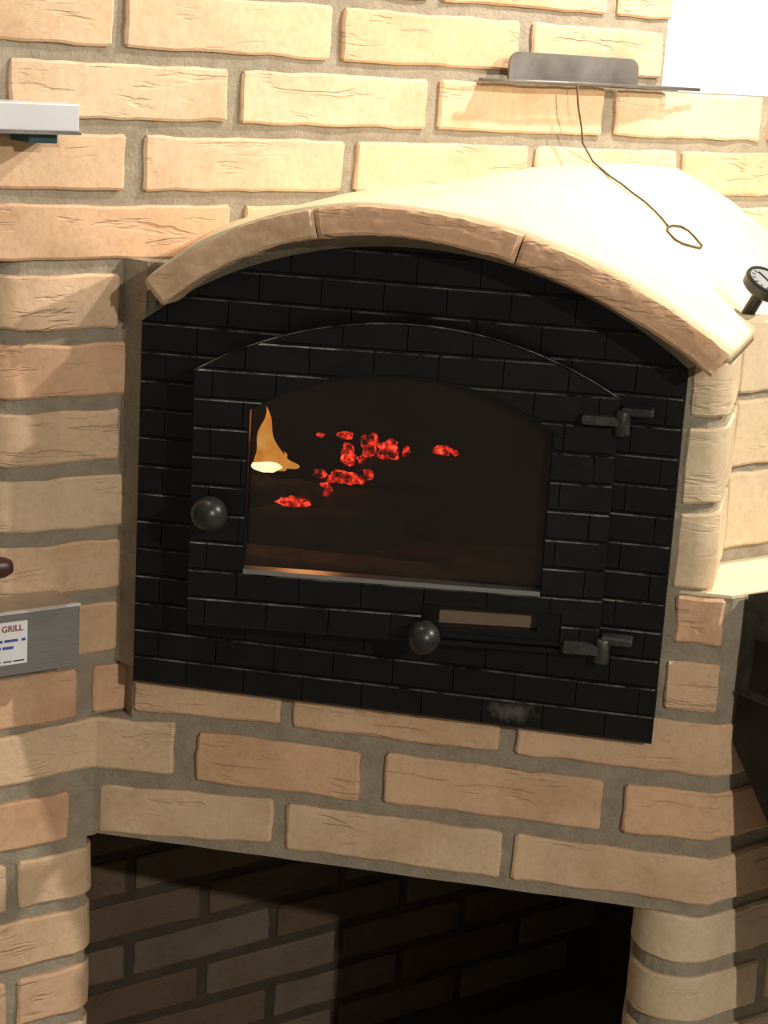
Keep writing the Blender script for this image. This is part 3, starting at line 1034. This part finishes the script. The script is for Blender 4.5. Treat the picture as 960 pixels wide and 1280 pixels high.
# hinges: leaf on the door, barrel and leaf on the frame
for z, lz in ((-0.0515, 0.0), (-0.2905, 0.0)):
    bm = bmesh.new()
    b2 = bmesh.new()
    leaf = [(0.001, -0.0085), (0.036, -0.0085), (0.038, -0.004), (0.036, 0.0005), (0.006, 0.0005), (0.001, -0.003)]
    a_ = [bm.verts.new(dx(u, -0.018, z + h)) for u, h in leaf]
    c_ = [bm.verts.new(dx(u, -0.002, z + h)) for u, h in leaf]
    bm.faces.new(a_); bm.faces.new(c_[::-1])
    for i in range(len(leaf)):
        j = (i + 1) % len(leaf)
        bm.faces.new((a_[i], a_[j], c_[j], c_[i]))
    obj('hinge_leaf', bm, 'iron_edge', door)
    bm = bmesh.new()
    add_lathe(bm, [(0.0, -0.020), (0.0075, -0.020), (0.0085, -0.018), (0.0085, 0.003), (0.0075, 0.006), (0.0, 0.007)], frame_to((HX + 0.004, -0.014, z), (0, 0, 1)), 16)
    obj('hinge_barrel', bm, 'iron_edge', iron, smooth=True)
    bm = bmesh.new()
    add_box(bm, (HX + 0.002, -0.020, z + 0.001), (HX + 0.034, -0.001, z + 0.0095), None, 0.002)
    obj('hinge_leaf', bm, 'iron_edge', iron)

# ================================================================== THE FIRE
def log(p0, p1, r, label, seed):
    bm = bmesh.new()
    p0, p1 = Vector(p0), Vector(p1)
    n = 9
    pts = [p0.lerp(p1, i / n) + Vector((0, 0, 0.004 * noise.noise(Vector((i * 0.6, seed, 0))))) for i in range(n + 1)]
    add_tube(bm, pts, [r * (1 + 0.14 * noise.noise(Vector((i * 0.8, seed, 7)))) * (0.85 if i in (0, n) else 1) for i in range(n + 1)], 12)
    for v in bm.verts:
        v.co += Vector((0.004 * noise.noise(v.co * 60), 0.004 * noise.noise(v.co * 60 + Vector((5, 0, 0))), 0.003 * noise.noise(v.co * 60 + Vector((0, 5, 0)))))
    return tag(obj('firewood_log', bm, 'char', None), label, 'log', 'charred logs in the oven fire')
log((0.040, 0.355, -0.271), (0.38, 0.415, -0.271), 0.028, 'longest charred log lying across the back of the oven fire', 1)
log((0.045, 0.245, -0.277), (0.24, 0.285, -0.272), 0.026, 'thick charred log slanting under the red embers behind the oven glass', 2)
log((0.040, 0.307, -0.238), (0.135, 0.298, -0.242), 0.016, 'short charred log burning under the flame at the left of the glass', 3)
log((0.16, 0.385, -0.222), (0.38, 0.395, -0.219), 0.022, 'charred log at the right of the oven fire under the smallest ember', 4)
log((0.08, 0.219, -0.296), (0.40, 0.212, -0.296), 0.007, 'thin pale-edged stick lying near the front of the hearth', 5)

def ember(p, size, seed, label):
    bm = bmesh.new()
    bmesh.ops.create_icosphere(bm, subdivisions=3, radius=1.0)
    for v in bm.verts:
        h = 1 + 0.5 * noise.noise(v.co * 1.5 + Vector((seed * 3.1, 0, 0))) + 0.28 * noise.noise(v.co * 4.0 + Vector((seed * 5.1, 2, 0)))
        v.co = Vector((v.co.x * size[0] * h + p[0], v.co.y * size[1] * h + p[1], v.co.z * size[2] * h + p[2]))
    return tag(obj('ember', bm, 'ember', None), label, 'ember', 'glowing embers on the logs')
EM = [((0.1498, 0.36, -0.1750), (0.011, 0.008, 0.0045), 'small upper ember nearest the flame'),
      ((0.1998, 0.38, -0.1936), (0.014, 0.012, 0.012), 'largest bright red ember right of the middle of the cluster'),
      ((0.1534, 0.36, -0.2000), (0.009, 0.009, 0.014), 'upright red ember on the left of the ember cluster'),
      ((0.158, 0.325, -0.2210), (0.024, 0.010, 0.009), 'long low red ember at the bottom of the cluster'),
      ((0.138, 0.305, -0.2330), (0.008, 0.008, 0.008), 'small round ember just below the long low one'),
      ((0.1075, 0.272, -0.2450), (0.019, 0.008, 0.006), 'flat ember lying lowest, below the flame'),
      ((0.2654, 0.40, -0.1912), (0.012, 0.008, 0.006), 'dim ember standing alone at the right'),
      ((0.176, 0.38, -0.1900), (0.010, 0.010, 0.014), 'red ember between the upright one and the largest one'),
      ((0.186, 0.33, -0.2160), (0.006, 0.006, 0.007), 'tiny ember at the right tip of the long low one'),
      ((0.120, 0.345, -0.1750), (0.005, 0.004, 0.003), 'faint speck of ember left of the small upper one'),
      ((0.172, 0.352, -0.2020), (0.005, 0.005, 0.004), 'faint speck of ember in the middle of the cluster'),
      ((0.222, 0.39, -0.1960), (0.005, 0.005, 0.006), 'faint speck of ember right beside the largest one'),
      ((0.282, 0.40, -0.1930), (0.004, 0.004, 0.003), 'faint speck of ember rightmost of all'),
      ((0.128, 0.32, -0.2180), (0.008, 0.007, 0.006), 'tiny ember at the left tip of the long low one')]
for i, (p, s, lb) in enumerate(EM):
    ember(p, s, i, lb)

fire = thing('flame', (0.068, 0.30, -0.215))
tag(fire, 'tall pointed orange flame at the left behind the oven glass', 'flame')
def flame_mesh(cx, cy, z0, z1, w, d, lean, mat, name):
    bm = bmesh.new()
    rings = []
    n = 12
    for i in range(n + 1):
        t = i / n
        wd = w * ((1 - t) ** 1.15) * (0.75 + 0.25 * min(1, t * 8)) * (1 + 0.08 * math.sin(9 * t + 1))
        x = cx + lean * t + 0.003 * math.sin(9 * t)
        z = z0 + (z1 - z0) * t
        if i == n:
            rings.append([bm.verts.new((x, cy, z))])
        else:
            rings.append([bm.verts.new((x + wd * math.cos(2 * math.pi * k / 14), cy + wd * d / w * math.sin(2 * math.pi * k / 14), z)) for k in range(14)])
    for A, C in zip(rings[:-1], rings[1:]):
        for k in range(14):
            if len(C) == 1: bm.faces.new((A[k], A[(k + 1) % 14], C[0]))
            else: bm.faces.new((A[k], A[(k + 1) % 14], C[(k + 1) % 14], C[k]))
    bm.faces.new(rings[0][::-1])
    return obj(name, bm, mat, fire, smooth=True)
flame_mesh(0.0690, 0.300, -0.214, -0.136, 0.0250, 0.010, -0.009, 'flame', 'flame_body')
flame_mesh(0.095, 0.302, -0.210, -0.190, 0.011, 0.008, -0.012, 'flame', 'flame_tongue')
bm = bmesh.new()
bmesh.ops.create_icosphere(bm, subdivisions=2, radius=1.0)
for v in bm.verts:
    h = 1 + 0.3 * noise.noise(v.co * 2)
    v.co = Vector((v.co.x * 0.0200 * h + 0.0680, v.co.y * 0.007 * h + 0.288, v.co.z * 0.0065 * h - 0.2085))
obj('flame_heart', bm, 'flame_core', fire, smooth=True)['label'] = 'white-hot base of the flame'
lamp('glow_of_the_fire', (0.12, 0.30, -0.15), 0.28, 0.03, (1.0, 0.45, 0.16))

# ================================================================== CHIMNEY DAMPER
damper = thing('chimney_damper', wp3(0.63, 0.01, 0.262))
tag(damper, 'dark steel chimney damper plate with a wire pull ring, above the vault', 'damper')
def wbox(bm, s0, s1, o0, o1, z0, z1, bevel=0.0):
    mtx = Matrix(((CW, SW, 0, XW), (SW, -CW, 0, 0), (0, 0, 1, 0), (0, 0, 0, 1)))
    add_box(bm, (s0, o0, z0), (s1, o1, z1), mtx, bevel)
bm = bmesh.new()
s0, s1, z0, z1, r = 0.528, 0.731, 0.2655, 0.298, 0.014
out = [(s0, z0), (s1, z0)] + [(s1 - r + r * math.cos(math.radians(a)), z1 - r + r * math.sin(math.radians(a))) for a in range(0, 91, 15)] + \
      [(s0 + r + r * math.cos(math.radians(a)), z1 - r + r * math.sin(math.radians(a))) for a in range(90, 181, 15)]
A = [bm.verts.new(wp3(s, 0.021, z)) for s, z in out]
C = [bm.verts.new(wp3(s, 0.018, z)) for s, z in out]
bm.faces.new(A); bm.faces.new(C[::-1])
for i in range(len(A)):
    j = (i + 1) % len(A)
    bm.faces.new((A[i], A[j], C[j], C[i]))
obj('plate', bm, 'steel_dark', damper)
bm = bmesh.new()
wbox(bm, 0.500, 0.80, 0.0, 0.021, 0.2622, 0.2655)
obj('slide_plate', bm, 'steel_dark', damper)
bm = bmesh.new()
add_tube(bm, [wp3(0.487, 0.024, 0.2635), wp3(0.63, 0.026, 0.2655), wp3(0.74, 0.024, 0.2655), wp3(0.845, 0.012, 0.2655)], 0.0022, 8)
obj('slide_rod', bm, 'steel_dark', damper, smooth=True)
bm = bmesh.new()
wire = [wp3(0.6287, 0.026, 0.266), wp3(0.633, 0.026, 0.240), wp3(0.645, 0.022, 0.213), wp3(0.652, 0.018, 0.195), Vector((0.4164, 0.4873, 0.1725)), Vector((0.4195, 0.474, 0.1713))] + \
       [v + Vector((0, 0, 0.004)) for v in (vault(0.64375, 0.7375), vault(0.675, 0.66), vault(0.70625, 0.5875), vault(0.735, 0.55), vault(0.7625, 0.5125), vault(0.778, 0.49), vault(0.7937, 0.4625))]
add_tube(bm, wire, 0.00125, 6)
pw = obj('pull_wire', bm, 'bronze', damper, smooth=True)
bm = bmesh.new()
loop = [vault(u, t) + Vector((0, 0, 0.004)) for u, t in ((0.7937, 0.455), (0.7985, 0.425), (0.8187, 0.40), (0.832, 0.405), (0.84375, 0.425), (0.855, 0.45), (0.854, 0.475), (0.8375, 0.50), (0.82, 0.522), (0.805, 0.517), (0.796, 0.49))]
add_tube(bm, loop, 0.00135, 6, closed=True)
obj('pull_ring', bm, 'bronze', pw, smooth=True)

# ================================================================== THERMOMETER
TB = Vector((0.6350, 0.150, 0.0725))
TA = Vector((0.38, -0.36, 0.85)).normalized()
thermo = thing('oven_thermometer', tuple(TB - TA * 0.03))
tag(thermo, 'round black-rimmed thermometer with silver dial on the right shoulder of the oven', 'thermometer')
tm = frame_to(TB, TA)
bm = bmesh.new()
add_lathe(bm, [(0.0, -0.010), (0.018, -0.010), (0.0235, -0.006), (0.0245, 0.004), (0.0235, 0.0065), (0.021, 0.0065), (0.0205, 0.004), (0.0, 0.004)], tm, 32)
obj('bezel', bm, 'knob', thermo, smooth=False)
bm = bmesh.new()
add_lathe(bm, [(0.0, 0.0042), (0.0203, 0.0042), (0.0203, 0.0050), (0.0, 0.0050)], tm, 32)
dl = obj('dial', bm, 'dial', thermo)
bm = bmesh.new()
for k in range(11):
    a = math.radians(-210 + 24 * k)
    add_box(bm, (0.0145, -0.0006, 0.0049), (0.0185, 0.0006, 0.0054), tm @ Matrix.Rotation(a, 4, 'Z'))
obj('scale_marks', bm, 'ink_black', dl)
bm = bmesh.new()
add_box(bm, (-0.004, -0.0008, 0.0052), (0.0145, 0.0008, 0.0060), tm @ Matrix.Rotation(math.radians(140), 4, 'Z'))
obj('needle', bm, 'ink_black', dl)
bm = bmesh.new()
add_lathe(bm, [(0.0, -0.045), (0.007, -0.045), (0.007, -0.010), (0.0, -0.010)], tm, 16)
obj('stem', bm, 'knob', thermo, smooth=False)

# ================================================================== BARBECUE FITTINGS ON THE LEFT
rail = thing('steel_hood_rail', wp3(-0.2, 0.0, 0.19))
tag(rail, 'bright stainless steel rail edge jutting from the brick wall at upper left', 'rail')
bm = bmesh.new()
wbox(bm, -0.62, -0.0385, 0.003, 0.060, 0.1925, 0.2195, 0.0015)
obj('rail_body', bm, 'steel_bright', rail)
bm = bmesh.new()
wbox(bm, -0.62, -0.037, 0.003, 0.0612, 0.1895, 0.1925)
obj('lower_edge', bm, 'steel_dark', rail)
bm = bmesh.new()
wbox(bm, -0.085, -0.055, 0.0, 0.045, 0.180, 0.1895, 0.001)
obj('bracket', bm, 'teal', rail)['label'] = 'small teal bracket under the rail'

drawer = thing('grill_drawer', wp3(-0.2, 0.03, -0.365))
tag(drawer, 'grey stainless steel grill tray with a printed white label, at left edge', 'drawer')
DO = 0.060
bm = bmesh.new()
wbox(bm, -0.62, -0.0290, 0.003, DO, -0.3640, -0.2955, 0.0008)
obj('tray_front', bm, 'steel', drawer)
bm = bmesh.new()
wbox(bm, -0.62, -0.0285, DO - 0.004, DO + 0.0012, -0.2970, -0.2950)
obj('top_lip', bm, 'steel_bright', drawer)['label'] = 'bright folded top lip'
bm = bmesh.new()
wbox(bm, -0.16, -0.0885, DO, DO + 0.0006, -0.3515, -0.3055)
lab = obj('label_plate', bm, 'label', drawer)
lab['label'] = 'white paper label with red heading and blue lines'
def text_on_tray(txt, s, z, size, mat, ext=0.0002):
    cu = bpy.data.curves.new('lettering', 'FONT')
    cu.body = txt
    cu.size = size
    cu.align_x = 'RIGHT'
    cu.extrude = ext
    cu.offset = size * 0.018
    o = bpy.data.objects.new('lettering', cu)
    COL.objects.link(o)
    dg = bpy.context.evaluated_depsgraph_get()
    me = bpy.data.meshes.new_from_object(o.evaluated_get(dg))
    bpy.data.objects.remove(o, do_unlink=True)
    me.materials.clear()
    me.materials.append(M[mat])
    mtx = Matrix(((CW, 0, SW, XW + s * CW + (DO + 0.0008) * SW), (SW, 0, -CW, s * SW - (DO + 0.0008) * CW), (0, 1, 0, z), (0, 0, 0, 1)))
    me.transform(mtx)
    o = bpy.data.objects.new('lettering', me)
    COL.objects.link(o)
    o.parent = lab
    o.matrix_parent_inverse = Matrix.Identity(4)
    return o
text_on_tray('GRILL', -0.0935, -0.3155, 0.0092, 'ink_red')
def dashes(z, spans, h, mat):
    bm = bmesh.new()
    for a, b in spans:
        wbox(bm, a, b, DO + 0.0004, DO + 0.0009, z - h / 2, z + h / 2)
    obj('print_line', bm, mat, lab)
dashes(-0.3255, [(-0.155, -0.130), (-0.127, -0.116), (-0.114, -0.099), (-0.095, -0.0905)], 0.0028, 'ink_blue')
dashes(-0.3330, [(-0.155, -0.135), (-0.132, -0.118), (-0.116, -0.104)], 0.0030, 'ink_blue')
dashes(-0.3480, [(-0.155, -0.136), (-0.133, -0.118), (-0.115, -0.106), (-0.104, -0.092)], 0.0013, 'ink_black')

handle = thing('crank_handle', wp3(-0.14, 0.09, -0.245))
tag(handle, 'dark turned wooden handle end poking in at the left edge', 'handle')
hm = frame_to(wp3(-0.165, 0.07, -0.2425), (CW, SW, 0.0))
bm = bmesh.new()
add_lathe(bm, [(0.0, -0.06), (0.007, -0.06), (0.010, -0.03), (0.0115, 0.0), (0.0118, 0.035), (0.0105, 0.046), (0.0075, 0.053), (0.0, 0.0555)], hm, 20)
obj('grip', bm, 'wood', handle, smooth=True)
bm = bmesh.new()
add_tube(bm, [wp3(-0.225, 0.07, -0.2425), wp3(-0.34, 0.07, -0.2425), wp3(-0.34, -0.05, -0.2425)], 0.004, 10)
obj('crank_rod', bm, 'steel', handle, smooth=True)

# ================================================================== BLACK IRON STOVE AGAINST THE FLANK
stove = thing('iron_stove', (*fl(0.15, 0.1), -0.62))
tag(stove, 'black iron stove body jutting out beside the oven at the right edge', 'stove')
def side_prism(bm, poly, t0, t1):
    """profile in (distance out from the flank, z), extruded along the flank"""
    A = [bm.verts.new((*fl(t0, o), z)) for o, z in poly]
    C = [bm.verts.new((*fl(t1, o), z)) for o, z in poly]
    bm.faces.new(A); bm.faces.new(C[::-1])
    for i in range(len(A)):
        j = (i + 1) % len(A)
        bm.faces.new((A[i], A[j], C[j], C[i]))
bm = bmesh.new()
side_prism(bm, [(0.001, -0.336), (0.001, -0.232), (0.028, -0.222), (0.26, -0.222), (0.26, -0.336)], 0.016, 0.34)
obj('upper_body', bm, 'iron_edge', stove)
bm = bmesh.new()
side_prism(bm, [(0.018, -0.330), (0.018, -0.276), (0.23, -0.276), (0.23, -0.330)], 0.0145, 0.018)
obj('side_opening', bm, 'iron', stove)
bm = bmesh.new()
side_prism(bm, [(0.001, -0.3385), (0.001, -0.3360), (0.262, -0.3360), (0.262, -0.3385)], 0.0135, 0.342)
obj('dividing_strip', bm, 'iron_edge', stove)
bm = bmesh.new()
side_prism(bm, [(0.001, -0.394), (0.001, -0.3387), (0.25, -0.3387), (0.25, -0.62), (0.20, -0.62)], 0.0165, 0.335)
obj('lower_body', bm, 'iron', stove)
